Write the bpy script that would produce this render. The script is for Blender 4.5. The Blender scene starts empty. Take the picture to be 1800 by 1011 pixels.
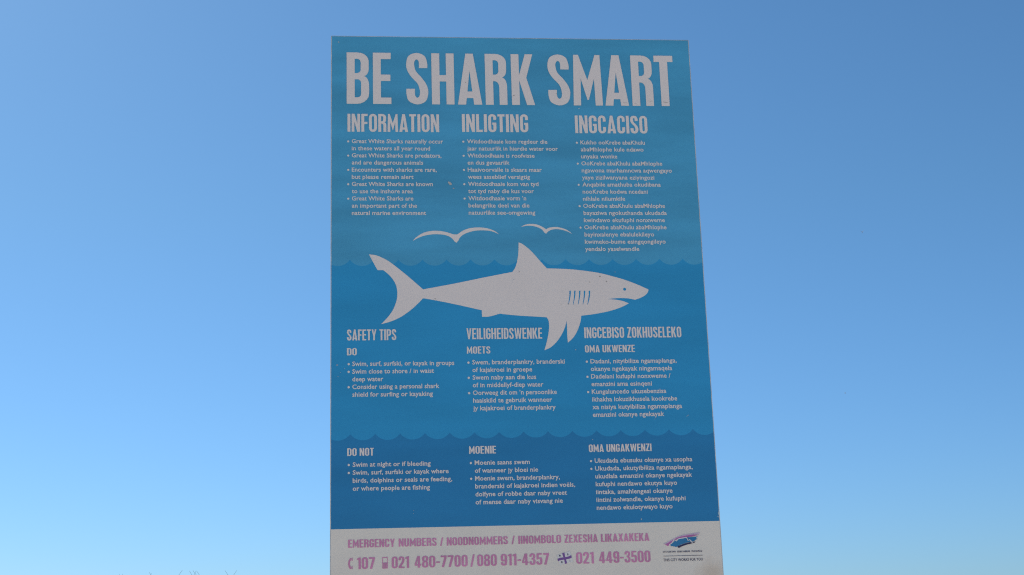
import bpy, math, random
from mathutils import Vector, Matrix
from mathutils.geometry import tessellate_polygon

R = math.radians
scene = bpy.context.scene
C = scene.collection

# ------------------------------------------------------------------ camera
F_PX = 2503.29                       # focal length in pixels of an 1800 px wide frame
PITCH, ROLL = 0.252666563, -0.030846072
EYE = Vector((0.0, 0.0, 1.6))
_fw = Vector((0, math.cos(PITCH), math.sin(PITCH)))
_up0 = Vector((0, -math.sin(PITCH), math.cos(PITCH)))
_rt = math.cos(ROLL) * Vector((1, 0, 0)) + math.sin(ROLL) * _up0
_up = -math.sin(ROLL) * Vector((1, 0, 0)) + math.cos(ROLL) * _up0
cam_data = bpy.data.cameras.new('camera')
cam_data.sensor_width = 36.0
cam_data.sensor_fit = 'HORIZONTAL'
cam_data.lens = F_PX / 1800.0 * 36.0
cam_data.clip_start = 0.05
cam_data.clip_end = 20000.0
cam = bpy.data.objects.new('camera', cam_data)
C.objects.link(cam)
_m = Matrix((_rt, _up, -_fw)).transposed().to_4x4()
_m.translation = EYE
cam.matrix_world = _m
scene.camera = cam

# ------------------------------------------------------------------ light
SUN_AZ = -38.0        # degrees from the viewing direction (+Y), negative = to the left
SUN_EL = 44.0
world = bpy.data.worlds.new('World')
scene.world = world
world.use_nodes = True
nt = world.node_tree
bg = nt.nodes['Background']
sky = nt.nodes.new('ShaderNodeTexSky')
sky.sky_type = 'NISHITA'
sky.sun_disc = False
sky.sun_elevation = R(SUN_EL)
sky.sun_rotation = R(SUN_AZ)
sky.altitude = 0.0
sky.air_density = 1.0
sky.dust_density = 0.45
sky.ozone_density = 8.0
wb = nt.nodes.new('ShaderNodeMixRGB'); wb.blend_type = 'MULTIPLY'; wb.inputs[0].default_value = 1.0
# the camera's cool daylight balance, a little bluer in the sea air low over the horizon
tcw = nt.nodes.new('ShaderNodeTexCoord'); sep = nt.nodes.new('ShaderNodeSeparateXYZ')
ramp = nt.nodes.new('ShaderNodeValToRGB')
ramp.color_ramp.elements[0].position = 0.0; ramp.color_ramp.elements[0].color = (0.70, 0.94, 1.19, 1)
ramp.color_ramp.elements[1].position = 0.30; ramp.color_ramp.elements[1].color = (0.745, 1.01, 1.03, 1)
nt.links.new(tcw.outputs['Generated'], sep.inputs[0]); nt.links.new(sep.outputs['Z'], ramp.inputs[0]); nt.links.new(ramp.outputs[0], wb.inputs[2])
nt.links.new(sky.outputs[0], wb.inputs[1]); nt.links.new(wb.outputs[0], bg.inputs['Color'])
bg.inputs['Strength'].default_value = 0.10

sun_data = bpy.data.lights.new('sun', 'SUN')
sun_data.energy = 5.0
sun_data.angle = R(0.53)
sun_data.color = (1.0, 0.925, 0.82)
sun = bpy.data.objects.new('sun', sun_data)
C.objects.link(sun)
_sd = Vector((math.sin(R(SUN_AZ)) * math.cos(R(SUN_EL)), math.cos(R(SUN_AZ)) * math.cos(R(SUN_EL)), math.sin(R(SUN_EL))))
sun.rotation_euler = _sd.to_track_quat('Z', 'Y').to_euler()
sun.location = (-8, 6, 12)

scene.view_settings.view_transform = 'Standard'
scene.view_settings.look = 'None'
scene.view_settings.exposure = 0.0
scene.view_settings.gamma = 1.0
scene.render.engine = 'CYCLES'
scene.cycles.use_denoising = False
scene.cycles.use_adaptive_sampling = False
scene.cycles.sampling_pattern = 'BLUE_NOISE'
scene.cycles.caustics_reflective = False
scene.cycles.filter_width = 1.2

# ------------------------------------------------------------------ helpers
def tag(o, label=None, cat=None, group=None, kind=None):
    if label: o['label'] = label
    if cat: o['category'] = cat
    if group: o['group'] = group
    if kind: o['kind'] = kind
    return o

def mesh_obj(name, verts, faces, mat, parent=None, smooth=False):
    me = bpy.data.meshes.new(name)
    me.from_pydata([tuple(v) for v in verts], [], faces)
    me.update()
    if smooth:
        me.polygons.foreach_set('use_smooth', [True] * len(me.polygons))
    if mat: me.materials.append(mat)
    o = bpy.data.objects.new(name, me)
    C.objects.link(o)
    if parent: o.parent = parent
    return o

class MB:
    """collects faces, then links them as one mesh object"""
    def __init__(self): self.v, self.f = [], []
    def add(self, vs, fs):
        n = len(self.v); self.v += [tuple(v) for v in vs]; self.f += [tuple(i + n for i in f) for f in fs]
    def box(self, x0, x1, y0, y1, z0, z1, b=0.0):
        if b <= 0:
            vs = [(x, y, z) for x in (x0, x1) for y in (y0, y1) for z in (z0, z1)]
            self.add(vs, [(0, 1, 3, 2), (4, 6, 7, 5), (0, 4, 5, 1), (2, 3, 7, 6), (0, 2, 6, 4), (1, 5, 7, 3)])
            return
        # bevelled in the x-z outline and along y
        def ring(y, i):
            xa, xb, za, zb = x0 + i, x1 - i, z0 + i, z1 - i
            c = b
            return [(xa + c, y, za), (xb - c, y, za), (xb, y, za + c), (xb, y, zb - c),
                    (xb - c, y, zb), (xa + c, y, zb), (xa, y, zb - c), (xa, y, za + c)]
        rings = [ring(y0, b), ring(y0 + b, 0), ring(y1 - b, 0), ring(y1, b)]
        vs = [p for r in rings for p in r]
        fs = []
        for k in range(3):
            for i in range(8):
                j = (i + 1) % 8
                fs.append((k * 8 + i, k * 8 + j, (k + 1) * 8 + j, (k + 1) * 8 + i))
        fs.append(tuple(range(8))[::1]); fs.append(tuple(24 + i for i in range(8))[::-1])
        self.add(vs, fs)
    def build(self, name, mat, parent=None, smooth=False):
        return mesh_obj(name, self.v, self.f, mat, parent, smooth)

# ------------------------------------------------------------------ materials
def new_mat(name):
    m = bpy.data.materials.new(name); m.use_nodes = True
    return m, m.node_tree, m.node_tree.nodes['Principled BSDF']

def print_mat(name, col, var=0.05, rough=0.42, streak=True, spec=0.25):
    """sun-faded ink on vinyl: a flat ink colour with faint horizontal printing streaks and blotches"""
    m, t, p = new_mat(name)
    tc = t.nodes.new('ShaderNodeTexCoord')
    mp = t.nodes.new('ShaderNodeMapping')
    mp.inputs['Scale'].default_value = (1.6, 1.0, 8.0) if streak else (9, 1, 9)
    nz = t.nodes.new('ShaderNodeTexNoise'); nz.inputs['Scale'].default_value = 1.6; nz.inputs['Detail'].default_value = 4.0
    nz2 = t.nodes.new('ShaderNodeTexNoise'); nz2.inputs['Scale'].default_value = 160.0; nz2.inputs['Detail'].default_value = 2.0
    mx = t.nodes.new('ShaderNodeMixRGB'); mx.inputs[0].default_value = 0.12
    rmp = t.nodes.new('ShaderNodeMapRange')
    rmp.inputs['From Min'].default_value = 0.36; rmp.inputs['From Max'].default_value = 0.64
    rmp.inputs['To Min'].default_value = 1.0 - var; rmp.inputs['To Max'].default_value = 1.0 + var
    mul = t.nodes.new('ShaderNodeMixRGB'); mul.blend_type = 'MULTIPLY'; mul.inputs[0].default_value = 1.0
    mul.inputs[1].default_value = (*col, 1)
    L = t.links.new
    L(tc.outputs['Object'], mp.inputs['Vector']); L(mp.outputs[0], nz.inputs['Vector']); L(tc.outputs['Object'], nz2.inputs['Vector'])
    L(nz.outputs['Fac'], mx.inputs[1]); L(nz2.outputs['Fac'], mx.inputs[2]); L(mx.outputs[0], rmp.inputs['Value'])
    L(rmp.outputs[0], mul.inputs[2]); L(mul.outputs[0], p.inputs['Base Color'])
    p.inputs['Roughness'].default_value = rough
    p.inputs['Specular IOR Level'].default_value = spec
    return m

WHITE = (0.85, 0.785, 0.75)
M_white = print_mat('white vinyl', WHITE, 0.012, streak=False)
M_foot = print_mat('white footer vinyl', (0.83, 0.785, 0.71), 0.02, streak=False)
M_top = print_mat('pale blue ink', (0.082, 0.395, 0.65), 0.11)
M_mid = print_mat('mid blue ink', (0.033, 0.34, 0.66), 0.06)
M_deep = print_mat('deep blue ink', (0.026, 0.24, 0.515), 0.06)
M_mag = print_mat('faded magenta ink', (0.66, 0.27, 0.47), 0.12, streak=False)
M_navy = print_mat('navy ink', (0.03, 0.035, 0.11), 0.05, streak=False)
M_lblue = print_mat('logo blue ink', (0.038, 0.22, 0.45), 0.06, streak=False)
M_pink = print_mat('logo pink ink', (0.50, 0.16, 0.42), 0.08, streak=False)
M_lilac = print_mat('logo lilac ink', (0.66, 0.50, 0.66), 0.08, streak=False)
M_purple = print_mat('flag purple ink', (0.23, 0.11, 0.37), 0.06, streak=False)
M_pale = print_mat('flag white ink', (0.80, 0.79, 0.78), 0.02, streak=False)
M_grime = print_mat('grime', (0.46, 0.44, 0.42), 0.2, 0.8, False, 0.1)
M_flake = print_mat('bare primer', (0.54, 0.54, 0.53), 0.12, 0.8, False, 0.1)
M_salt = print_mat('dried salt spot', (0.40, 0.56, 0.66), 0.15, 0.8, False, 0.1)

def add_stain(m, centre, radius, tint):
    """brown run-off stain soaked into the print around one spot"""
    t = m.node_tree; p = t.nodes['Principled BSDF']
    src = p.inputs['Base Color'].links[0].from_socket
    tc = t.nodes.new('ShaderNodeTexCoord'); nz = t.nodes.new('ShaderNodeTexNoise'); nz.inputs['Scale'].default_value = 40; nz.inputs['Detail'].default_value = 4
    dist = t.nodes.new('ShaderNodeVectorMath'); dist.operation = 'DISTANCE'; dist.inputs[1].default_value = centre
    ad = t.nodes.new('ShaderNodeMath'); ad.operation = 'MULTIPLY_ADD'; ad.inputs[1].default_value = 0.05
    mr = t.nodes.new('ShaderNodeMapRange'); mr.inputs['From Min'].default_value = radius * 1.6; mr.inputs['From Max'].default_value = radius * 0.5
    mx = t.nodes.new('ShaderNodeMixRGB'); mx.blend_type = 'MULTIPLY'; mx.inputs[2].default_value = (*tint, 1)
    L = t.links.new
    L(tc.outputs['Object'], dist.inputs[0]); L(tc.outputs['Object'], nz.inputs['Vector']); L(nz.outputs['Fac'], ad.inputs[0]); L(dist.outputs['Value'], ad.inputs[2])
    L(ad.outputs[0], mr.inputs['Value']); L(mr.outputs[0], mx.inputs[0]); L(src, mx.inputs[1]); L(mx.outputs[0], p.inputs['Base Color'])

def metal_mat(name, col, rough, metallic):
    m, t, p = new_mat(name)
    tc = t.nodes.new('ShaderNodeTexCoord')
    nz = t.nodes.new('ShaderNodeTexNoise'); nz.inputs['Scale'].default_value = 35.0; nz.inputs['Detail'].default_value = 5.0
    cr = t.nodes.new('ShaderNodeValToRGB')
    cr.color_ramp.elements[0].position = 0.35; cr.color_ramp.elements[0].color = (*[c * 0.72 for c in col], 1)
    cr.color_ramp.elements[1].position = 0.7; cr.color_ramp.elements[1].color = (*col, 1)
    t.links.new(tc.outputs['Object'], nz.inputs['Vector']); t.links.new(nz.outputs['Fac'], cr.inputs[0])
    t.links.new(cr.outputs[0], p.inputs['Base Color'])
    p.inputs['Roughness'].default_value = rough; p.inputs['Metallic'].default_value = metallic
    return m
M_alu = metal_mat('weathered aluminium', (0.74, 0.74, 0.72), 0.5, 0.2)
M_galv = metal_mat('galvanised steel', (0.5, 0.51, 0.52), 0.5, 0.7)

# ------------------------------------------------------------------ the board's place
BW, BH = 0.9, 1.362                                   # board size in metres
YAW = 0.101554094
TL = Vector((-0.428320317, 3.25147921, 1.6 + 1.49725105))
sign = bpy.data.objects.new('information_sign', None)
C.objects.link(sign)
sign.location = (TL.x, TL.y, 0.0)
sign.rotation_euler = (0, 0, YAW)
tag(sign, 'tall blue and white shark warning board printed in three languages', 'sign')
ZT = TL.z                                             # height of the board's top edge
_ex = Vector((math.cos(YAW), math.sin(YAW), 0)); _n = Vector((-math.sin(YAW), math.cos(YAW), 0))

def ray(px, py):
    return (_fw + _rt * ((px - 900) / F_PX) - _up * ((py - 505.5) / F_PX)).normalized()

def B(px, py):
    """photo measurement -> position on the board (metres right of its left edge, metres above ground)"""
    d = ray(px, py)
    p = EYE + d * ((TL - EYE).dot(_n) / d.dot(_n))
    return ((p - TL).dot(_ex), p.z)

def u_at(px, z, guess_y):
    """board x of photo column px on the board row of height z"""
    y = guess_y
    for _ in range(6):
        u, zz = B(px, y)
        y += (zz - z) * F_PX / 3.4
    return B(px, y)[0]

add_stain(M_foot, (0.872, -0.0004, ZT - 1.337), 0.045, (0.78, 0.70, 0.62))

# ------------------------------------------------------------------ ground
def build_ground():
    m, t, p = new_mat('pale beach sand')
    tc = t.nodes.new('ShaderNodeTexCoord')
    n1 = t.nodes.new('ShaderNodeTexNoise'); n1.inputs['Scale'].default_value = 0.35; n1.inputs['Detail'].default_value = 6
    n2 = t.nodes.new('ShaderNodeTexNoise'); n2.inputs['Scale'].default_value = 60; n2.inputs['Detail'].default_value = 4
    cr = t.nodes.new('ShaderNodeValToRGB')
    cr.color_ramp.elements[0].position = 0.36; cr.color_ramp.elements[0].color = (0.58, 0.49, 0.37, 1)
    cr.color_ramp.elements[1].position = 0.50; cr.color_ramp.elements[1].color = (0.70, 0.60, 0.47, 1)
    mul = t.nodes.new('ShaderNodeMixRGB'); mul.blend_type = 'OVERLAY'; mul.inputs[0].default_value = 0.08
    bp = t.nodes.new('ShaderNodeBump'); bp.inputs['Strength'].default_value = 0.4; bp.inputs['Distance'].default_value = 0.02
    L = t.links.new
    L(tc.outputs['Object'], n1.inputs['Vector']); L(tc.outputs['Object'], n2.inputs['Vector'])
    L(n1.outputs['Fac'], cr.inputs[0]); L(cr.outputs[0], mul.inputs[1]); L(n2.outputs['Color'], mul.inputs[2])
    L(mul.outputs[0], p.inputs['Base Color']); L(n2.outputs['Fac'], bp.inputs['Height']); L(bp.outputs[0], p.inputs['Normal'])
    p.inputs['Roughness'].default_value = 0.95
    random.seed(3)
    xs = [-6000, -2000, -600, -200, -80] + [-40 + i * 4 for i in range(21)] + [80, 200, 600, 2000, 6000]
    vs, fs = [], []
    for y in xs:
        for x in xs:
            near = max(abs(x), abs(y)) < 45
            vs.append((x, y, (random.uniform(-0.05, 0.03) if near and math.hypot(x, y) > 6 else 0.0)))
    n = len(xs)
    for j in range(n - 1):
        for i in range(n - 1):
            fs.append((j * n + i, j * n + i + 1, (j + 1) * n + i + 1, (j + 1) * n + i))
    g = mesh_obj('ground', vs, fs, m, None, True)
    tag(g, kind='structure')
build_ground()

# ------------------------------------------------------------------ board body and supports
mb = MB(); mb.box(0, BW, 0.0, 0.006, ZT - BH, ZT, 0.0012)
mb.build('panel', M_alu, sign)
for u in (0.19, 0.71):
    mb = MB(); mb.box(u - 0.03, u + 0.03, 0.045, 0.105, -0.25, ZT - 0.06, 0.004)
    post = mb.build('post', M_galv, sign)
    mb = MB(); mb.box(u - 0.032, u + 0.032, 0.043, 0.107, ZT - 0.059, ZT - 0.052, 0.002)
    mb.build('cap', M_galv, post)
for dz in (0.16, 0.68, 1.20):
    mb = MB()
    mb.box(0.06, BW - 0.06, 0.0065, 0.0095, ZT - dz - 0.02, ZT - dz + 0.02)
    mb.box(0.06, BW - 0.06, 0.0095, 0.0445, ZT - dz + 0.017, ZT - dz + 0.02)
    mb.box(0.06, BW - 0.06, 0.0095, 0.0445, ZT - dz - 0.02, ZT - dz - 0.017)
    mb.build('rail', M_alu, sign)

# ------------------------------------------------------------------ flat print pieces
Y_BAND, Y_ART, Y_TEXT, Y_TOP = -0.0004, -0.0007, -0.0010, -0.0013

def flat(name, polys, y, mat, parent, label=None):
    """polys: list of [outer, hole, hole...] in board (x, z) -> one flat mesh facing the viewer"""
    vs, fs = [], []
    for loops in polys:
        base = len(vs)
        pts = [[Vector((a, b, 0)) for a, b in l] for l in loops]
        tris = tessellate_polygon(pts)
        allp = [q for l in pts for q in l]
        vs += [(q.x, y, q.y) for q in allp]
        for a, b, c in tris:
            A, Bq, Cq = allp[a], allp[b], allp[c]
            area = (Bq.x - A.x) * (Cq.y - A.y) - (Bq.y - A.y) * (Cq.x - A.x)
            if abs(area) < 1e-14: continue
            fs.append((base + a, base + b, base + c) if area > 0 else (base + a, base + c, base + b))
    o = mesh_obj(name, vs, fs, mat, parent)
    if label: o['label'] = label
    return o

def spline(pts, closed=True, n=6, corners=()):
    """Catmull-Rom through pts; indices in corners stay sharp"""
    out = []
    N = len(pts)
    for i in range(N if closed else N - 1):
        p1, p2 = pts[i], pts[(i + 1) % N]
        p0 = pts[i - 1] if (closed or i > 0) else p1
        p3 = pts[(i + 2) % N] if (closed or i + 2 < N) else p2
        if i in corners: p0 = p1
        if (i + 1) % N in corners: p3 = p2
        for k in range(n):
            s = k / n
            q = []
            for a in (0, 1):
                m1 = (p2[a] - p0[a]) / (2 if p0 is not p1 else 1)
                m2 = (p3[a] - p1[a]) / (2 if p3 is not p2 else 1)
                if p0 is p1 and p3 is p2: m1 = m2 = p2[a] - p1[a]
                q.append((2 * s**3 - 3 * s**2 + 1) * p1[a] + (s**3 - 2 * s**2 + s) * m1 + (-2 * s**3 + 3 * s**2) * p2[a] + (s**3 - s**2) * m2)
            out.append(tuple(q))
    if not closed: out.append(tuple(pts[-1]))
    return out

# colour bands with the two scalloped wave lines
MARG = 0.0022
x0, x1 = MARG, BW - MARG
def scallop(crests_px, trough_px):
    cs = [B(*c) for c in crests_px]
    n_span = crests_px_n = len(cs) - 1
    step = (cs[-1][0] - cs[0][0]) / spans[0]
    z_c = sum(c[1] for c in cs) / len(cs)
    ts = [B(*c)[1] for c in trough_px]
    z_t = sum(ts) / len(ts)
    line = []
    k0 = cs[0][0]
    sag = z_c - z_t
    rad = (step * step / 4 + sag * sag) / (2 * sag)
    x = x0
    N = int((x1 - x0) / 0.0012)
    for i in range(N + 1):
        x = x0 + (x1 - x0) * i / N
        ph = ((x - k0) / step) % 1.0 - 0.5
        d = ph * step
        line.append((x, z_t + rad - math.sqrt(max(0, rad * rad - d * d))))
    return line
spans = [14]
wave1 = scallop([(615.1, 456.3), (700.4, 456.3), (869.1, 456.0), (1035.4, 455.4), (1199.8, 454.6)], [(640, 467.0), (763, 466.9), (1055, 466.4), (1180, 466.0)])
spans = [14]
wave2 = scallop([(615.7, 761.1), (703.2, 760.6), (879.0, 759.2), (1049.5, 757.3), (1217.9, 756.6)], [(637, 773.0), (768, 771.8), (1070, 767.6), (1196, 766.0)])
foot_z = (B(580.5, 930.8)[1] + B(1266, 915.8)[1]) / 2
zt, zb = ZT - MARG, ZT - BH + MARG
flat('sky_print', [[[(x1, zt), (x0, zt)] + wave1]], Y_BAND, M_top, sign)
flat('sea_print', [[wave1[::-1] + wave2]], Y_BAND, M_mid, sign)
flat('deep_sea_print', [[wave2[::-1] + [(x0, foot_z), (x1, foot_z)]]], Y_BAND, M_deep, sign)
flat('footer_print', [[[(x0, zb), (x1, zb), (x1, foot_z), (x0, foot_z)]]], Y_BAND, M_foot, sign)

# shark
T_ = [(648.5, 447.4), (661.4, 449.1), (673.8, 454.3), (686.3, 461.5), (715.4, 484.4), (743.6, 508.9),
      (798.5, 498.7), (846.2, 488.9), (900.9, 478.1),
      (906.3, 468.8), (910, 453.5), (911.3, 438.3), (911.6, 426.3),
      (918.3, 429.2), (927, 435.7), (935.7, 443.7), (944.4, 453.5), (953.1, 463.3), (961.4, 472),
      (981.4, 472.5), (1005.4, 473.8), (1029.3, 476.4), (1053.3, 480.1), (1075, 485.5), (1096.8, 491.6), (1118.6, 499.7), (1139.6, 509),
      (1139.2, 512.7), (1134.9, 518.4), (1127.3, 523.2), (1116.4, 527.1),
      (1103.3, 524.7), (1085.9, 524.3), (1067.4, 526), (1081.6, 526.9), (1094.6, 529.4), (1105.5, 533.4),
      (1092.4, 540), (1075, 546), (1055.4, 550.4), (1038, 553.2), (1021.7, 555.2),
      (1020.6, 564.5), (1017.3, 575.4), (1011.9, 587.4), (1005.4, 596.1), (998.2, 602.6),
      (997.1, 590.7), (996.7, 577.6), (996, 564.0),
      (992.3, 577.6), (985.8, 590.7), (977.1, 602.6), (967.3, 611.3), (957, 615.7),
      (960.9, 601.6), (964, 586.3), (965.1, 573.3), (964, 563.5), (960.7, 558),
      (933.5, 556.3), (911.8, 555.0), (890, 553.0), (878.4, 551.5),
      (867, 555), (856.6, 557.0), (847.3, 557.1), (846.8, 545.6),
      (798.5, 534.8), (767.3, 528.6), (743.6, 524.5),
      (734, 534.6), (721.6, 545.6), (705, 557.1), (688.4, 564.8), (670.1, 570),
      (682.1, 557.1), (691.5, 543.6), (697.1, 528), (698.4, 515.5), (696.6, 503), (690.8, 491.7), (682.6, 482.3), (673.8, 475.2), (663.5, 475)]
corner_px = {(648.5, 447.4), (743.6, 508.9), (900.9, 478.1), (911.6, 426.3), (961.4, 472), (1139.6, 509), (1116.4, 527.1), (1067.4, 526), (1105.5, 533.4),
             (1021.7, 555.2), (998.2, 602.6), (996, 564.0), (957, 615.7), (960.7, 558), (878.4, 551.5), (847.3, 557.1), (846.8, 545.6), (743.6, 524.5),
             (670.1, 570), (673.8, 475.2), (663.5, 475)}
outl = spline([B(*p) for p in T_], True, 4, {i for i, p in enumerate(T_) if p in corner_px})
ec = B(1097.9, 508.6); er = B(1100.6, 508.6)[0] - ec[0]
eye = [(ec[0] + er * math.cos(a * math.pi / 9), ec[1] + er * math.sin(a * math.pi / 9)) for a in range(18)]
gills = []
for gx, gb in ((1002.2, 998.8), (1010.4, 1007.3), (1019.1, 1016.0), (1027.5, 1024.4), (1036.2, 1032.6)):
    g = [(gx - 1.5, 511.4), (gx + 1.2, 511.2), (gx + 0.9, 518.5), (gx - 0.5, 527), (gb + 0.6, 535.6), (gb - 0.2, 535.6), (gb + 1.0, 527), (gx - 1.3, 518.5)]
    gills.append([B(*p) for p in g])
flat('shark_print', [[outl, eye] + gills], Y_ART, M_white, sign, 'white shark silhouette with gill slits and an eye')

def z7(l, s, ox, oy): return [(ox + a / s, oy + b / s) for a, b in l]
big = [(87, 255), (130, 213), (190, 175), (260, 155), (330, 150), (400, 157), (455, 171), (510, 188), (545, 187), (600, 150), (660, 127), (730, 117), (800, 118), (870, 130), (930, 155), (972, 187),
       (910, 160), (860, 149), (790, 146), (720, 151), (650, 170), (600, 194), (572, 220), (555, 250), (537, 272),
       (518, 262), (500, 238), (470, 213), (420, 194), (350, 186), (280, 188), (200, 203), (140, 226)]
small = [(1195, 110), (1235, 89), (1290, 80), (1350, 85), (1410, 108), (1452, 136), (1480, 120), (1530, 112), (1580, 115), (1640, 132), (1685, 155), (1717, 185),
         (1680, 163), (1630, 145), (1570, 134), (1520, 137), (1482, 150), (1464, 166), (1450, 180), (1430, 166), (1412, 140), (1370, 117), (1310, 101), (1250, 100)]
for pts, cn in ((big, {0, 7, 8, 15, 24}), (small, {0, 5, 11, 18})):
    flat('seagull_print', [[spline([B(*p) for p in z7(pts, 5.806, 710, 380)], True, 4, cn)]], Y_ART, M_white, sign)

# ------------------------------------------------------------------ condensed lettering
ST, HB = 0.158, 0.125
def rnd(pts, n=5):
    """polygon with rounded corners: (x, y) or (x, y, reach towards previous, reach towards next)"""
    out = []; N = len(pts)
    for i, p in enumerate(pts):
        if len(p) == 2: out.append(p); continue
        a, b = pts[i - 1], pts[(i + 1) % N]
        x, y, ra, rb = p
        la = math.hypot(a[0] - x, a[1] - y); lb = math.hypot(b[0] - x, b[1] - y)
        P = (x + (a[0] - x) / la * ra, y + (a[1] - y) / la * ra); Q = (x + (b[0] - x) / lb * rb, y + (b[1] - y) / lb * rb)
        k = 0.56
        c1 = (P[0] + (x - P[0]) * k, P[1] + (y - P[1]) * k); c2 = (Q[0] + (x - Q[0]) * k, Q[1] + (y - Q[1]) * k)
        for j in range(n + 1):
            t = j / n
            out.append(tuple((1 - t)**3 * P[e] + 3 * (1 - t)**2 * t * c1[e] + 3 * (1 - t) * t * t * c2[e] + t**3 * Q[e] for e in (0, 1)))
    return out
def rrect(xa, ya, xb, yb, rx, ry):
    return rnd([(xa, ya, ry, rx), (xb, ya, rx, ry), (xb, yb, ry, rx), (xa, yb, rx, ry)])
def smooth_glyph(w, pts):
    """pts in fractions of width; a third entry marks a sharp corner"""
    return spline([(p[0] * w, p[1]) for p in pts], True, 4, {i for i, p in enumerate(pts) if len(p) > 2})

def glyph(ch):
    s, h = ST, HB
    if ch == 'I': w = s; return w, [[(0, 0), (w, 0), (w, 1), (0, 1)]]
    if ch == 'O' or ch == '0':
        w = .435; return w, [rrect(0, -.005, w, 1.005, w * .49, .22), rrect(s, h, w - s, 1 - h, (w - 2 * s) * .48, .08)]
    if ch == 'D':
        w = .435; return w, [rnd([(0, 0), (w, 0, .24, .22), (w, 1, .22, .24), (0, 1)]), rnd([(s, h), (w - s, h, .08, .09), (w - s, 1 - h, .09, .08), (s, 1 - h)])]
    if ch == 'B':
        w = .44; v = w * .985
        return w, [rnd([(0, 0), (w, 0, .24, .2), (w, .535, .17, .11), (.77 * w, .54), (v, .545, .1, .13), (v, 1, .17, .22), (0, 1)]),
                   rnd([(s, h), (w - s, h, .07, .07), (w - s, .475, .07, .07), (s, .475)]), rnd([(s, .597), (v - s, .597, .07, .07), (v - s, 1 - h, .07, .07), (s, 1 - h)])]
    if ch == 'P':
        w = .425
        return w, [rnd([(0, 0), (s, 0), (s, .40), (w, .40, .2, .18), (w, 1, .18, .2), (0, 1)]), rnd([(s, .40 + h), (w - s, .40 + h, .07, .07), (w - s, 1 - h, .07, .07), (s, 1 - h)])]
    if ch == 'R':
        w = .435; v = w * .98
        return w, [rnd([(0, 0), (s, 0), (s, .462), (w - s, .462, .09, .12), (w - s, 0), (w, 0), (w, .53, .17, .1), (.78 * w, .535), (v, .545, .1, .13), (v, 1, .17, .22), (0, 1)]),
                   rnd([(s, .59), (v - s, .59, .07, .07), (v - s, 1 - h, .07, .07), (s, 1 - h)])]
    if ch == 'E':
        w = .365; return w, [[(0, 0), (w, 0), (w, h), (s, h), (s, .447), (.955 * w, .447), (.955 * w, .447 + h), (s, .447 + h), (s, 1 - h), (.98 * w, 1 - h), (.98 * w, 1), (0, 1)]]
    if ch == 'F':
        w = .345; return w, [[(0, 0), (s, 0), (s, .43), (.95 * w, .43), (.95 * w, .43 + h), (s, .43 + h), (s, 1 - h), (w, 1 - h), (w, 1), (0, 1)]]
    if ch == 'L':
        w = .345; return w, [[(0, 0), (w, 0), (w, h), (s, h), (s, 1), (0, 1)]]
    if ch == 'T':
        w = .375; a, b = (w - s) / 2, (w + s) / 2; return w, [[(a, 0), (b, 0), (b, 1 - h), (w, 1 - h), (w, 1), (0, 1), (0, 1 - h), (a, 1 - h)]]
    if ch == 'H':
        w = .445; return w, [[(0, 0), (s, 0), (s, .447), (w - s, .447), (w - s, 0), (w, 0), (w, 1), (w - s, 1), (w - s, .447 + h), (s, .447 + h), (s, 1), (0, 1)]]
    if ch == 'A':
        w = .475; return w, [[(0, 0), (.335 * w, 0), (.365 * w, .128), (.635 * w, .128), (.665 * w, 0), (w, 0), (.655 * w, 1), (.345 * w, 1)], [(.40 * w, .255), (.60 * w, .255), (.5 * w, .66)]]
    if ch == 'K':
        w = .46; return w, [[(0, 0), (s, 0), (s, .48), (w - s * 1.02, 0), (w, 0), (.655 * w, .535), (.95 * w, 1), (.95 * w - s * .97, 1), (s, .585), (s, 1), (0, 1)]]
    if ch == 'M':
        w = .57; return w, [[(a * w, b) for a, b in ((0, 0), (.25, 0), (.272, .53), (.475, .11), (.525, .11), (.728, .53), (.75, 0), (1, 0), (.955, 1), (.785, 1), (.5, .50), (.215, 1), (.045, 1))]]
    if ch == 'N':
        w = .455; return w, [[(0, 0), (s * .93, 0), (s * .93, .56), (w - s * 1.0, 0), (w, 0), (w, 1), (w - s * .93, 1), (w - s * .93, .46), (s * 1.0, 1), (0, 1)]]
    if ch == 'C':
        w = .425; return w, [rnd([(w, .35), (w, -.005, .2, .2), (0, -.005, .2, .22), (0, 1.005, .22, .2), (w, 1.005, .2, .2), (w, .66), (w - s, .66), (w - s, 1 - h, .07, .05), (s, 1 - h, .05, .08), (s, h, .08, .05), (w - s, h, .05, .07), (w - s, .35)])]
    if ch == 'G':
        w = .43; return w, [rnd([(w, .53), (w, -.005, .2, .2), (0, -.005, .2, .22), (0, 1.005, .22, .2), (w, 1.005, .2, .2), (w, .68), (w - s, .68), (w - s, 1 - h, .07, .05), (s, 1 - h, .05, .08), (s, h, .08, .05), (w - s, h, .05, .07), (w - s, .41), (.5 * w, .41), (.5 * w, .53)])]
    if ch == 'U':
        w = .435; return w, [rnd([(0, 1), (0, -.005, .22, .2), (w, -.005, .2, .22), (w, 1), (w - s, 1), (w - s, h, .08, .05), (s, h, .05, .08), (s, 1)])]
    if ch == 'V':
        w = .45; return w, [[(a * w, b) for a, b in ((0, 1), (.345, 0), (.655, 0), (1, 1), (.67, 1), (.5, .30), (.33, 1))]]
    if ch == 'W':
        w = .68; return w, [[(a * w, b) for a, b in ((0, 1), (.175, 0), (.395, 0), (.5, .58), (.605, 0), (.825, 0), (1, 1), (.785, 1), (.70, .36), (.59, 1), (.41, 1), (.30, .36), (.215, 1))]]
    if ch == 'X':
        w = .46; return w, [[(a * w, b) for a, b in ((0, 0), (.34, 0), (.5, .34), (.66, 0), (1, 0), (.69, .51), (.98, 1), (.65, 1), (.5, .68), (.35, 1), (.02, 1), (.31, .51))]]
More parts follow.
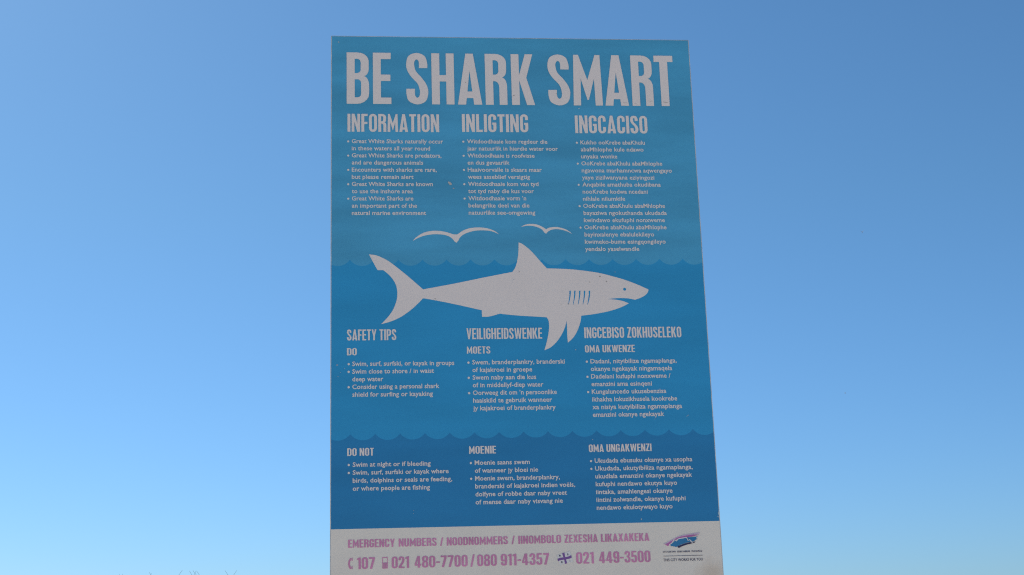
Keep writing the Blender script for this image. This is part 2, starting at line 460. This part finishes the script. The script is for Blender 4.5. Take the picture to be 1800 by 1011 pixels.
    if ch == 'Y':
        w = .45; a, b = (w - s) / 2, (w + s) / 2; return w, [[(a, 0), (b, 0), (b, .40), (w, 1), (.67 * w, 1), (.5 * w, .62), (.33 * w, 1), (0, 1), (a, .40)]]
    if ch == 'Z':
        w = .385; return w, [[(0, 0), (w, 0), (w, h), (.44 * w, h), (w, 1 - h * .9), (w, 1), (.02 * w, 1), (.02 * w, 1 - h), (.56 * w, 1 - h), (0, h * .9)]]
    if ch == 'S':
        w = .425
        return w, [smooth_glyph(w, [(.97, .706, 1), (.97, .80), (.845, .945), (.48, 1.003), (.11, .94), (0, .785), (.053, .653), (.224, .536), (.503, .405), (.605, .288), (.605, .175), (.50, .126), (.394, .175), (.394, .30, 1), (0, .30, 1), (0, .196), (.11, .06), (.50, -.003), (.876, .06), (1, .222), (.94, .366), (.72, .51), (.45, .64), (.373, .758), (.38, .83), (.48, .876), (.58, .83), (.585, .706, 1)])]
    if ch == '1':
        w = .27; return w, [[(w - s, 0), (w, 0), (w, 1), (w - s * .7, 1), (0, .90), (0, .79), (w - s, .81)]]
    if ch == '7':
        w = .42; return w, [[(.14 * w, 0), (.14 * w + s * 1.02, 0), (w, .85), (w, 1), (0, 1), (0, 1 - h * 1.15), (w - s * 1.04, 1 - h * 1.15)]]
    if ch == '4':
        w = .46; a = .48 * w; return w, [[(a, 0), (a + s, 0), (a + s, .18), (w, .18), (w, .30), (a + s, .30), (a + s, 1), (a - .02, 1), (0, .31), (0, .18), (a, .18)], [(a, .30), (.27 * w, .30), (a, .73)]]
    if ch == '2':
        w = .42; return w, [smooth_glyph(w, [(0, 0, 1), (1, 0, 1), (1, h, 1), (.44, h, 1), (.74, .36), (.97, .58), (.99, .80), (.86, .95), (.5, 1.003), (.13, .95), (.01, .80), (.01, .68, 1), (.375, .68, 1), (.385, .82), (.5, .876), (.615, .82), (.60, .64), (.38, .40), (.05, .18), (0, .10)])]
    if ch == '3':
        w = .42; return w, [smooth_glyph(w, [(0, .30, 1), (0, .19), (.12, .05), (.5, -.003), (.88, .05), (1, .2), (1, .36), (.92, .47), (.78, .525, 1), (.9, .58), (.98, .68), (.98, .82), (.86, .95), (.5, 1.003), (.14, .95), (.02, .82), (.02, .71, 1), (.375, .71, 1), (.38, .82), (.5, .876), (.61, .82), (.61, .67), (.5, .59), (.36, .585, 1), (.36, .465, 1), (.52, .455), (.63, .38), (.63, .2), (.5, .124), (.385, .2), (.38, .30, 1)])]
    if ch == '5':
        w = .42; return w, [smooth_glyph(w, [(0, .29, 1), (0, .18), (.12, .05), (.5, -.003), (.88, .05), (1, .2), (1, .46), (.9, .6), (.66, .65), (.41, .60, 1), (.41, .875, 1), (.95, .875, 1), (.95, 1, 1), (.07, 1, 1), (.05, .47, 1), (.38, .47, 1), (.5, .535), (.62, .47), (.63, .2), (.5, .124), (.385, .2), (.38, .29, 1)])]
    if ch == '8':
        w = .435; r = [(.5, -.003), (.88, .05), (1, .18), (1, .36), (.93, .46), (.83, .525), (.91, .58), (.98, .69), (.98, .83), (.86, .95), (.5, 1.003)]
        l = [(1 - a, b) for a, b in r[::-1]][1:-1]
        return w, [smooth_glyph(w, r + l), rrect(s, h, w - s, .455, .05, .06), rrect(s, .585, w - s, 1 - h, .05, .06)]
    if ch == '9':
        w = .43
        return w, [smooth_glyph(w, [(.02, .29, 1), (.02, .18), (.14, .05), (.5, -.003), (.87, .05), (1, .2), (1, .8), (.87, .95), (.5, 1.003), (.13, .95), (0, .8), (0, .55), (.1, .41), (.34, .36), (.62, .40, 1), (.62, .2), (.5, .124), (.40, .19), (.395, .29, 1)]), rrect(s, .485, w - s, 1 - h, .05, .06)]
    if ch == '/':
        w = .30; return w, [[(0, -.03), (.12, -.03), (w, 1.03), (w - .12, 1.03)]]
    if ch == '-':
        w = .26; return w, [[(0, .375), (w, .375), (w, .50), (0, .50)]]
    raise KeyError(ch)

GAP, SPACE = 0.068, 0.225
def set_word(text, u0, u1, z, cap):
    """letters of text filling u0..u1 on baseline z with the given cap height"""
    x, items = 0.0, []
    for i, ch in enumerate(text):
        if ch == ' ': x += SPACE; continue
        w, cs = glyph(ch); items.append((x, cs)); x += w + GAP
    total = x - GAP
    k = (u1 - u0) / total
    return [[[(u0 + (ox + a) * k, z + b * cap) for a, b in c] for c in cs] for ox, cs in items]

def heading(name, words, mat, y=Y_TEXT, label=None):
    """words: (text, left px, right px, baseline px at left, cap-top px at left)"""
    polys = []
    for text, xl, xr, yb, yt in words:
        u0, z = B(xl, yb)
        cap = B(xl, yt)[1] - z
        u1 = u_at(xr, z, yb)
        polys += set_word(text, u0, u1, z, cap)
    return flat(name, polys, y, mat, sign, label)

# title: every letter measured on its own
zt0 = B(609.5, 182.7)[1]; cap_t = B(609.5, 92.4)[1] - zt0
title = []
for ch, xl, xr in (('B', 609.4, 649.0), ('E', 655.8, 688.1), ('S', 714.7, 753.2), ('H', 759.4, 799.1), ('A', 805.1, 847.8), ('R', 854.0, 892.3), ('K', 900.1, 940.7),
                   ('S', 964.8, 1003.2), ('M', 1008.6, 1060.0), ('A', 1064.3, 1105.9), ('R', 1112.0, 1149.7)):
    title += set_word(ch, u_at(xl, zt0, 183), u_at(xr, zt0, 184), zt0, cap_t)
ztop = zt0 + cap_t
title += set_word('T', u_at(1148.1, ztop, 98), u_at(1181.3, ztop, 99), zt0, cap_t)
flat('title_lettering', title, Y_TEXT, M_white, sign, 'large white capitals across the top of the board')

for w in ([('INFORMATION', 610.8, 772.1, 231.8, 200.3)], [('INLIGTING', 812.3, 928.8, 232.2, 200.8)], [('INGCACISO', 1011.3, 1138.6, 234.4, 203.3)],
          [('SAFETY TIPS', 609.9, 696.7, 598.8, 579.6)], [('VEILIGHEIDSWENKE', 820.3, 953.0, 596.6, 577.4)], [('INGCEBISO ZOKHUSELEKO', 1027.2, 1197.9, 594.6, 575.8)]):
    heading('heading_lettering', w, M_white)
for w in ([('DO', 609.9, 627.2, 624.9, 612.3)], [('MOETS', 820.7, 862.0, 622.0, 609.4)], [('OMA UKWENZE', 1028.4, 1116.0, 619.8, 607.2)],
          [('DO NOT', 610.3, 657.0, 801.8, 788.2)], [('MOENIE', 824.5, 872.0, 798.0, 784.6)], [('OMA UNGAKWENZI', 1035.2, 1145.4, 794.9, 781.6)]):
    heading('subheading_lettering', w, M_white)

E1 = [('EMERGENCY', 611.9, 694.0), ('NUMBERS', 700.9, 767.6), ('/', 773.6, 779.4), ('NOODNOMMERS', 785.5, 892.9), ('/', 899.3, 905.1), ('IINOMBOLO', 911.2, 986.4), ('ZEXESHA', 992.4, 1050.8), ('LIKAXAKEKA', 1056.6, 1141.4)]
E2 = [('107', 627.5, 659.1), ('021', 688.7, 719.1), ('480-7700', 729.0, 822.2), ('/', 827.0, 834.8), ('080', 839.1, 873.4), ('911-4357', 880.6, 965.5), ('021', 1013.1, 1044.1), ('449-3500', 1053.5, 1143.7)]
def emergency(line, x_ref, yb, yt, name, label):
    z = B(x_ref, yb)[1]; cap = B(x_ref, yt)[1] - z
    polys = []
    for t_, a, b in line:
        polys += set_word(t_, u_at(a, z, yb - (a - x_ref) * .022), u_at(b, z, yb - (b - x_ref) * .022), z, cap)
    flat(name, polys, Y_TEXT, M_mag, sign, label)
emergency(E1, 611.9, 963.2, 949.0, 'emergency_lettering', 'faded magenta capitals in three languages')
for line, label in ((E2[:1], 'faded magenta three-digit number'), (E2[1:6], 'two faded magenta numbers parted by a slash'), (E2[6:], 'faded magenta number after the flag')):
    emergency(line, 627.5, 1000.8, 980.3, 'telephone_number', label)

# ------------------------------------------------------------------ body text (built-in humanist face, emboldened)
_txt = bpy.data.curves.new('line', 'FONT')
_txt.offset = 0.018
_txt.space_character = 1.02
_txt.resolution_u = 2
_to = bpy.data.objects.new('line', _txt)
C.objects.link(_to)
CAP, XH = 0.69, 0.45
def raw_line(text):
    _txt.body = text
    bpy.context.view_layer.update()
    dg = bpy.context.evaluated_depsgraph_get()
    me = bpy.data.meshes.new_from_object(_to.evaluated_get(dg))
    vs = [tuple(v.co) for v in me.vertices]; fs = [tuple(p.vertices) for p in me.polygons]
    bpy.data.meshes.remove(me)
    return vs, fs
_v, _ = raw_line('H'); CAP = max(v[1] for v in _v) - 0.0; B0 = min(v[1] for v in _v)
_v, _ = raw_line('x'); XH = max(v[1] for v in _v)
XT = 0.715                       # wanted x-height as a share of cap height
def warp(y):
    y0 = y - B0; c = CAP - B0; xh = XH - B0
    if y0 <= 0: return y0 / c * 0.95
    if y0 <= xh: return y0 / xh * XT
    return XT + (y0 - xh) / (c - xh) * (1 - XT)

def add_line(acc, text, u0, u1, z, cap):
    vs, fs = raw_line(text)
    xa = min(v[0] for v in vs); xb = max(v[0] for v in vs)
    k = (u1 - u0) / (xb - xa)
    acc.add([(u0 + (v[0] - xa) * k, Y_TEXT, z + warp(v[1]) * cap) for v in vs], fs)

def disc(acc, u, z, r, n=12):
    acc.add([(u + r * math.cos(i * 2 * math.pi / n), Y_TEXT, z + r * math.sin(i * 2 * math.pi / n)) for i in range(n)], [tuple(range(n))])

def paragraph(lines, text_x, y_first, y_last, bullet_x, cap_px):
    """lines: (starts with a bullet, words, right end px); first and last baselines in px at the left text edge"""
    acc = MB()
    (ua, za), (ub, zb_) = B(text_x[0], y_first), B(text_x[1], y_last)
    u0 = (ua + ub) / 2
    bu = B(bullet_x, y_first)[0]
    cap = za - B(text_x[0], y_first + cap_px)[1]
    n = len(lines)
    for i, (bul, words, xr) in enumerate(lines):
        z = za + (zb_ - za) * i / (n - 1)
        yg = y_first + (y_last - y_first) * i / (n - 1)
        add_line(acc, words, u0, u_at(xr, z, yg), z, cap)
        if bul: disc(acc, bu, z + cap * 0.43, cap * 0.25)
    acc.build('bullet_lettering', M_white, sign)

paragraph([(1, 'Great White Sharks naturally occur', 778.9), (0, 'in these waters all year round', 756.1), (1, 'Great White Sharks are predators,', 776), (0, 'and are dangerous animals', 743.9),
           (1, 'Encounters with sharks are rare,', 767.7), (0, 'but please remain alert', 727), (1, 'Great White Sharks are known', 761), (0, 'to use the inshore area', 725.8),
           (1, 'Great White Sharks are', 726.8), (0, 'an important part of the', 733.2), (0, 'natural marine environment', 749)], (618.4, 618.3), 252.0, 378.3, 612.1, 7.2)
paragraph([(1, 'Witdoodhaaie kom regdeur die', 962.3), (0, 'jaar natuurlik in hierdie water voor', 980.7), (1, 'Witdoodhaaie is roofvisse', 939.8), (0, 'en dus gevaarlik', 895.9),
           (1, 'Haaivoorvalle is skaars maar', 952.5), (0, 'wees asseblief versigtig', 931.8), (1, 'Witdoodhaaie kom van tyd', 946.6), (0, 'tot tyd naby die kus voor', 938.6),
           (1, "Witdoodhaaie vorm \u2019n", 925), (0, 'belangrike deel van die', 930.9), (0, 'natuurlike see-omgewing', 941)], (820.8, 824.1), 252.5, 377.8, 814.5, 7.2)
paragraph([(1, 'Kukho ooKrebe abaKhulu', 1133.5), (0, 'abaMhlophe kule ndawo', 1131.2), (0, 'unyaka wonke', 1085.2), (1, 'OoKrebe abaKhulu abaMhlophe', 1164.2), (0, 'ngawona marhamncwa aqwengayo', 1180.9), (0, 'yaye zizilwanyana eziyingozi', 1150.2),
           (1, 'Anqabile amathuba okudibana', 1161.5), (0, 'nooKrebe kodwa ncedani', 1138.5), (0, 'nihlale nilumkile', 1099), (1, 'OoKrebe abaKhulu abaMhlophe', 1169.1), (0, 'bayaziwa ngokuthanda ukudada', 1172), (0, 'kwindawo ekufuphi nonxweme', 1168.7),
           (1, 'OoKrebe abaKhulu abaMhlophe', 1171.7), (0, 'bayinxalenye ebalulekileyo', 1149.8), (0, 'kwimeko-bume esingqongileyo', 1170.2), (0, 'yendalo yaselwandle', 1123.7)], (1020, 1028.9), 254.2, 441.6, 1014, 7.1)
paragraph([(1, 'Swim, surf, surfski, or kayak in groups', 798.4), (0 + 1, 'Swim close to shore / in waist', 762.9), (0, 'deep water', 673.7), (1, 'Consider using a personal shark', 772.4), (0, 'shield for surfing or kayaking', 761)], (619.2, 619.3), 643.8, 697.9, 612.9, 8.0)
paragraph([(1, 'Swem, branderplankry, branderski', 992.7), (0, 'of kajakroei in groepe', 935.5), (1, 'Swem naby aan die kus', 942.5), (0, 'of in middellyf-diep water', 955.1), (1, 'Oorweeg dit om \u2019n persoonlike', 978.8), (0, 'haaiskild te gebruik wanneer', 970.5), (0, 'jy kajakroei of branderplankry', 976.8)], (830.3, 831.7), 641.0, 721.8, 823.5, 8.0)
paragraph([(1, 'Dadani, nityibilize ngamaplanga,', 1189.5), (0, 'okanye ngekayak ningamaqela', 1181.5), (1, 'Dadelani kufuphi nonxweme /', 1178.8), (0, 'emanzini ama esinqeni', 1145.9), (1, 'Kungaluncedo ukusebenzisa', 1171.2), (0, 'ikhakha lokuzikhusela kookrebe', 1190.4), (0, 'xa nisiya kutyibiliza ngamaplanga', 1199), (0, 'emanzini okanye ngekayak', 1167.6)], (1038.2, 1041.7), 639.2, 733.2, 1031.6, 7.9)
paragraph([(1, 'Swim at night or if bleeding', 757.1), (1, 'Swim, surf, surfski or kayak where', 788.7), (0, 'birds, dolphins or seals are feeding,', 794.8), (0, 'or where people are fishing', 755.8)], (619.9, 620.0), 821.0, 863.0, 613.2, 8.0)
paragraph([(1, 'Moenie saans swem', 931.3), (0, 'of wanneer jy bloei nie', 945.9), (1, 'Moenie swem, branderplankry,', 984.2), (0, 'branderski of kajakroei indien vo\u00ebls,', 1011), (0, 'dolfyne of robbe daar naby vreet', 996.7), (0, 'of mense daar naby visvang nie', 989.4)], (834.4, 836.0), 817.5, 887.0, 827.7, 8.0)
paragraph([(1, 'Ukudada ebusuku okanye xa usopha', 1216.9), (1, 'Ukudada, ukutyibiliza ngamaplanga,', 1217.6), (0, 'ukudlala emanzini okanye ngekayak', 1216.6), (0, 'kufuphi nendawo ekutya kuyo', 1190.3), (0, 'iintaka, amahlengesi okanye', 1182.3), (0, 'iintini zolwandle, okanye kufuphi', 1205.2), (0, 'nendawo ekulotywayo kuyo', 1182.3)], (1045.6, 1048.7), 814.0, 896.6, 1039, 7.9)

# ------------------------------------------------------------------ footer icons
def P(l): return [B(*p) for p in l]
# telephone handset
hs = [(617.6, 981.0), (615.4, 981.6), (612.9, 985.5), (611.9, 990.8), (612.7, 996.3), (615.0, 1000.6), (617.3, 1000.6), (617.0, 996.8), (615.6, 994.6), (614.9, 990.7), (615.4, 987.2), (616.8, 985.4)]
flat('telephone_icon', [[P(hs)], [P([(618.2, 980.8), (619.9, 980.6), (619.9, 986.2), (618.4, 986.4)])], [P([(617.9, 995.6), (619.6, 995.4), (620.0, 1000.4), (618.2, 1000.6)])]], Y_TEXT, M_mag, sign)
# mobile telephone: outline, screen, keypad
mo = flat('mobile_icon', [[P([(671.9, 979.6), (681.4, 979.2), (681.7, 999.4), (672.2, 999.9)]), P([(673.0, 981.0), (680.5, 980.7), (680.6, 988.9), (673.1, 989.3)])]], Y_TEXT, M_mag, sign)
flat('keypad', [[P([(674.9 - 1.6 + i * 2.5, 990.8 - .05 * i), (676.4 - 1.6 + i * 2.5, 990.7 - .05 * i), (676.5 - 1.6 + i * 2.5, 998.5 - .05 * i), (675.0 - 1.6 + i * 2.5, 998.6 - .05 * i)])] for i in range(3)], Y_TOP, print_mat('pale magenta ink', (0.60, 0.33, 0.46), 0.05, streak=False), mo)
# sea rescue flag: pale field, purple cross, four letters
fl = flat('flag_icon', [[P([(978.2, 976.4), (984.5, 974.2), (990.5, 972.0), (996, 971.3), (1001.6, 968.3), (1004.6, 978), (1007.4, 987.6), (1001.5, 990), (995.5, 991.0), (990, 992.0), (984.0, 995.4), (981.4, 986)])]], Y_TEXT, M_pale, sign)
flat('cross', [[P([(988.0, 972.5), (992.0, 971.8), (993.6, 979.8), (997, 979.0), (1000.5, 977.9), (1003.7, 976.0), (1005.0, 980.6), (1001, 982.3), (997, 983.0), (994.7, 983.4), (997.0, 990.6), (993.2, 991.5), (991.6, 984.0), (987, 984.6), (984, 985.2), (981.0, 986.6), (979.8, 982.8), (983.0, 981.0), (986.5, 980.4), (990.2, 980.2)])]], Y_TOP, M_purple, fl)
flag_txt = []
for ch, x, y in (('N', 983.9, 977.2), ('S', 998.0, 974.9), ('R', 987.4, 988.6), ('I', 1001.8, 986.2)):
    u, z = B(x, y + 1.5)
    wd = 0.0008 if ch == 'I' else 0.0034
    flag_txt += set_word(ch, u - wd / 2, u + wd / 2, z, 0.0042)
flat('initials', flag_txt, Y_TOP, M_navy, fl)
# city logo: brush strokes with a ridge line
def LG(l): return [B(1150 + a / 13.48, 925 + b / 13.48) for a, b in l]
lg = flat('city_logo', [[spline(LG([(365, 452), (395, 425), (440, 395), (490, 345), (560, 312), (640, 285), (760, 268), (850, 262), (930, 255), (1040, 246), (1000, 265), (985, 285), (1028, 306), (990, 318), (960, 345), (905, 362), (760, 395), (650, 430), (570, 468), (540, 488), (500, 496), (485, 480), (455, 490), (445, 472), (405, 480), (395, 462)]), True, 2, set(range(26)))]], Y_TEXT, M_lblue, sign, 'brush-stroke mountain logo in pink, blue and navy')
flat('lilac_stroke', [[spline(LG([(215, 425), (320, 375), (430, 315), (540, 258), (640, 222), (760, 195), (900, 175), (1062, 152), (1068, 180), (930, 200), (800, 218), (690, 238), (560, 275), (440, 335), (340, 388), (250, 432)]), True, 2, set())]], Y_TEXT - .0002, M_lilac, lg)
flat('pink_stroke', [[spline(LG([(250, 445), (330, 395), (410, 345), (490, 305), (560, 265), (640, 245), (700, 233), (780, 220), (850, 209), (960, 203), (1070, 206), (1000, 222), (870, 250), (780, 262), (700, 268), (620, 278), (560, 296), (500, 326), (440, 372), (375, 425), (345, 450), (335, 470), (300, 468), (290, 452)]), True, 2, set(range(24)))]], Y_TEXT - .0003, M_pink, lg)
flat('navy_stroke', [[LG([(545, 478), (620, 452), (700, 420), (780, 398), (850, 382), (910, 372), (972, 366), (962, 388), (920, 400), (850, 422), (780, 438), (700, 462), (630, 492), (578, 522)])]], Y_TEXT - .0004, M_navy, lg)
ridge = [(352, 440), (395, 418), (425, 385), (465, 322), (520, 352), (565, 302), (660, 284), (762, 266), (802, 344), (830, 318), (862, 345), (884, 378), (915, 386)]
def thick(l, t):
    left, right = [], []
    for i, p in enumerate(l):
        a, b = l[max(0, i - 1)], l[min(len(l) - 1, i + 1)]
        dx, dy = b[0] - a[0], b[1] - a[1]; m = math.hypot(dx, dy)
        left.append((p[0] - dy / m * t / 2, p[1] + dx / m * t / 2)); right.append((p[0] + dy / m * t / 2, p[1] - dx / m * t / 2))
    return left + right[::-1]
flat('ridge_line', [[LG(thick(ridge, 21))]], Y_TEXT - .0005, M_pale, lg)
# small lines of writing under the logo
acc = MB()
for words, xl, yb, xr, yt in (('CITY OF CAPE TOWN', 1165.2, 971.9, 1187.7, 968.9), ('ISIXEKO SASEKAPA', 1190.5, 971.3, 1213.2, 968.3), ('STAD KAAPSTAD', 1215.5, 970.6, 1234.4, 967.6), ('THIS CITY WORKS FOR YOU', 1166.2, 987.2, 1235.4, 982.3)):
    u0, z = B(xl, yb)
    _txt.offset = 0.020 if yb < 980 else 0.008
    add_line(acc, words, u0, u_at(xr, z, yb), z, B(xl, yt)[1] - z)
a, b = B(1166.0, 977.9), B(1235.2, 975.9)
zz = (a[1] + b[1]) / 2
acc.add([(a[0], Y_TEXT, zz - .0005), (b[0], Y_TEXT, zz - .0005), (b[0], Y_TEXT, zz + .0004), (a[0], Y_TEXT, zz + .0004)], [(0, 1, 2, 3)])
acc.build('motto_lettering', M_navy, sign)
bpy.data.objects.remove(_to)

# ------------------------------------------------------------------ wear on the face
random.seed(11)
def blot(px, py, rx, ry, rot=0.0, n=9, jag=0.35):
    pts = []
    for i in range(n):
        a = i * 2 * math.pi / n; r = 1 + random.uniform(-jag, jag)
        x, y = rx * r * math.cos(a), ry * r * math.sin(a)
        c, s = math.cos(rot), math.sin(rot)
        pts.append((px + x * c - y * s, py + x * s + y * c))
    return [P(pts)]
for bl in [blot(790.6, 322.4, 4.3, 2.0, .75, 10), blot(797.3, 331.6, 2.0, .7, .4), blot(592.5, 642.0, 2.3, 1.0, 0)]:
    flat('paint_flake', [bl], Y_TOP, M_flake, sign)
gr = [
      blot(1054.3, 486.3, 1.6, .8, .5), blot(1036.5, 496.0, .9, .8), blot(1066, 495, 1.0, .9), blot(912.6, 478.0, .8, .7), blot(986.3, 535.2, .9, .7), blot(999, 534.6, 1.6, .6), blot(765.3, 525.6, 2.0, .6, .2),
      blot(903.0, 168.3, 1.7, 1.0), blot(818.5, 145.3, 1.0, 1.3), blot(978, 164.8, .8, .6), blot(1099.5, 181.4, 4.5, .4, .04), blot(1117.5, 183.2, 3.2, .35, .1), blot(1142.0, 178.2, 4.0, .3, .08), blot(1170.5, 180.3, 5.2, .5, .15)]
for bl in gr:
    flat('grime_spot', [bl], Y_TOP, M_grime, sign)
for bl in [blot(595.3, 74.3, 1.5, 1.0), blot(1017.6, 191.2, 1.3, .9), blot(1012.0, 615.0, 1.0, .8), blot(1127.3, 913.0, 1.0, 1.5, .3), blot(727, 897.5, .6, .7), blot(726.7, 903, .6, .7), blot(606, 648, .8, .7), blot(598.5, 655, .7, .6), blot(594, 662, .8, .7),
      blot(1209, 730.5, 2.6, .5, -.7), blot(1041.5, 773, .9, .7), blot(1263.0, 902.5, 1.4, 3.6, 0), blot(1261.7, 908, .9, 1.5), blot(1219.0, 213.5, .7, 1.5), blot(1151.0, 737.0, .8, .7), blot(903, 492, .7, .6), blot(1081, 478.5, .8, .7)]:
    flat('salt_spot', [bl], Y_TOP, M_salt, sign)

# ------------------------------------------------------------------ reeds behind the board, lower left
M_reed, t, p = new_mat('dry green reed')
tc = t.nodes.new('ShaderNodeTexCoord'); nz = t.nodes.new('ShaderNodeTexNoise'); nz.inputs['Scale'].default_value = 6
cr = t.nodes.new('ShaderNodeValToRGB'); cr.color_ramp.elements[0].color = (0.05, 0.07, 0.025, 1); cr.color_ramp.elements[1].color = (0.14, 0.13, 0.06, 1)
t.links.new(tc.outputs['Object'], nz.inputs['Vector']); t.links.new(nz.outputs['Fac'], cr.inputs[0]); t.links.new(cr.outputs[0], p.inputs['Base Color'])
p.inputs['Roughness'].default_value = 0.6

def blade(acc, a, b, sag, w, side):
    """arching blade from a to b, a shallow folded strip that narrows to its tip"""
    a, b = Vector(a), Vector(b)
    mid = Vector((a.x + (b.x - a.x) * .22, a.y + (b.y - a.y) * .22, a.z + (b.z - a.z) * .60 + sag * .4))
    n = 9; vs = []
    for i in range(n + 1):
        s = i / n
        q = (1 - s)**2 * a + 2 * (1 - s) * s * mid + s * s * b
        d = (2 * (1 - s) * (mid - a) + 2 * s * (b - mid)).normalized()
        r = d.cross(side).normalized(); sd = r.cross(d).normalized()
        hw = w * (0.55 + 0.45 * math.sin(math.pi * min(1, s + .25))) * (1 - s**3) + 0.0006
        vs += [q - sd * hw, q + r * hw * 0.35, q + sd * hw, q - r * hw * 0.12]
    fs = []
    for i in range(n):
        for k in range(4):
            j = (k + 1) % 4
            fs.append((i * 4 + k, i * 4 + j, (i + 1) * 4 + j, (i + 1) * 4 + k))
    fs.append((3, 2, 1, 0)); fs.append(tuple(n * 4 + k for k in range(4)))
    acc.add(vs, fs)

def at(px, py, depth):
    d = ray(px, py); return EYE + d * (depth / d.y)

def reed_clump(px, depth, tips, label, seed):
    random.seed(seed)
    base = at(px, 1011, depth); base.z = -0.02
    acc = MB()
    for tx, ty, lean, wd in tips:
        tip = at(tx, ty, depth + random.uniform(-.15, .15)) - base
        root = Vector((tip.x + lean, random.uniform(-.08, .08), 0))
        blade(acc, root, tip, 0.1, wd, Vector((1, 0.2, 0)))
    top = at(px, 1020, depth).z - base.z
    for i in range(34):
        ang = random.uniform(0, 2 * math.pi); h = top * random.uniform(0.55, 0.97); rr = random.uniform(.05, .55)
        tip = Vector((rr * math.cos(ang), rr * math.sin(ang), h))
        root = Vector((.14 * math.cos(ang) * random.random(), .14 * math.sin(ang) * random.random(), 0))
        blade(acc, root, tip, random.uniform(.1, .35), random.uniform(.003, .007), Vector((math.cos(ang + 1.2), math.sin(ang + 1.2), 0)))
    o = acc.build('reed_clump', M_reed)
    o.location = base
    tag(o, label, 'reeds', 'reed clumps behind the board')

reed_clump(405, 8.6, [(395.6, 1003.2, .75, .0042), (416.4, 1002.6, -.75, .0042)], 'reed clump nearest the board, two tips leaning apart like a V', 1)
reed_clump(332, 8.9, [(320.6, 1002.2, -.8, .0042), (333.0, 1003.6, .7, .0024), (339.0, 1002.8, .9, .0022), (346.0, 1004.2, .8, .0022), (345.0, 1003.5, -.6, .0018)], 'reed clump with several fine tips crossing, between its two neighbours', 2)
reed_clump(262, 9.6, [(262.5, 1006.0, .6, .0022), (266.0, 1007.5, -.2, .002)], 'faint reed clump with one pair of short tips, left of the crossing tips', 3)
reed_clump(212, 10.4, [(210.5, 1009.0, -.5, .002), (214.5, 1008.6, .5, .002)], 'leftmost reed clump, its tips only just above the frame edge', 4)

# ------------------------------------------------------------------ gulls far off in the sky
M_gull, t, p = new_mat('grey gull plumage')
tc = t.nodes.new('ShaderNodeTexCoord'); nz = t.nodes.new('ShaderNodeTexNoise'); nz.inputs['Scale'].default_value = 9
cr = t.nodes.new('ShaderNodeValToRGB'); cr.color_ramp.elements[0].color = (0.16, 0.18, 0.21, 1); cr.color_ramp.elements[1].color = (0.34, 0.36, 0.39, 1)
t.links.new(tc.outputs['Object'], nz.inputs['Vector']); t.links.new(nz.outputs['Fac'], cr.inputs[0]); t.links.new(cr.outputs[0], p.inputs['Base Color'])
p.inputs['Roughness'].default_value = 0.8

def gull(loc, rot, scale, label):
    acc = MB()
    prof = [(-.27, .004, 0), (-.20, .022, 0), (-.10, .055, -.005), (.0, .068, -.012), (.10, .060, -.008), (.17, .040, .006), (.205, .036, .014), (.235, .030, .016), (.262, .014, .012), (.295, .004, .006)]
    n = 10; vs = []
    for x, r, z in prof:
        vs += [(x, r * math.cos(k * 2 * math.pi / n), z + r * .9 * math.sin(k * 2 * math.pi / n)) for k in range(n)]
    fs = [(i * n + k, i * n + (k + 1) % n, (i + 1) * n + (k + 1) % n, (i + 1) * n + k) for i in range(len(prof) - 1) for k in range(n)]
    fs += [tuple(range(n))[::-1], tuple((len(prof) - 1) * n + k for k in range(n))]
    acc.add(vs, fs)
    for sd in (-1, 1):                                    # wings: raised to the wrist, drooping to the tip
        st = [(.03, .10, .02, .075, .022), (.14, .13, .13, .07, .018), (.25, .16, .23, .055, .014), (.34, .15, .29, .042, .010), (.42, .11, .32, .026, .006), (.49, .05, .33, .006, .003)]
        w = []
        for y, xf, z, ch, th in st:
            w += [(xf, sd * y, z), (xf - ch, sd * y, z + th), (xf - 2.2 * ch, sd * y, z + .002), (xf - ch, sd * y, z - th * .4)]
        f = []
        for i in range(len(st) - 1):
            for k in range(4):
                j = (k + 1) % 4; f.append((i * 4 + k, i * 4 + j, (i + 1) * 4 + j, (i + 1) * 4 + k))
        f += [(0, 1, 2, 3), tuple((len(st) - 1) * 4 + k for k in (3, 2, 1, 0))]
        acc.add(w, f)
    acc.add([(-.18, -.03, 0), (-.18, .03, 0), (-.36, .075, .0), (-.38, 0, .004), (-.36, -.075, .0), (-.18, 0, .02), (-.18, 0, -.015)],
            [(0, 5, 3, 4), (5, 1, 2, 3), (0, 4, 3, 6), (6, 3, 2, 1), (0, 6, 5), (5, 6, 1)])
    o = acc.build('gull', M_gull, None, True)
    o.location = loc; o.rotation_euler = rot; o.scale = (scale,) * 3
    tag(o, label, 'bird', 'gulls far off in the sky')
gull(at(1515.4, 408.3, 300), (R(0), R(-48), R(84)), 0.95, 'tiny dark gull high right of the board, wings raised in a Y shape')
gull(at(1485.8, 691.3, 430), (R(0), R(-10), R(170)), 0.9, 'faint speck of a gull lower down, below the Y-shaped one')
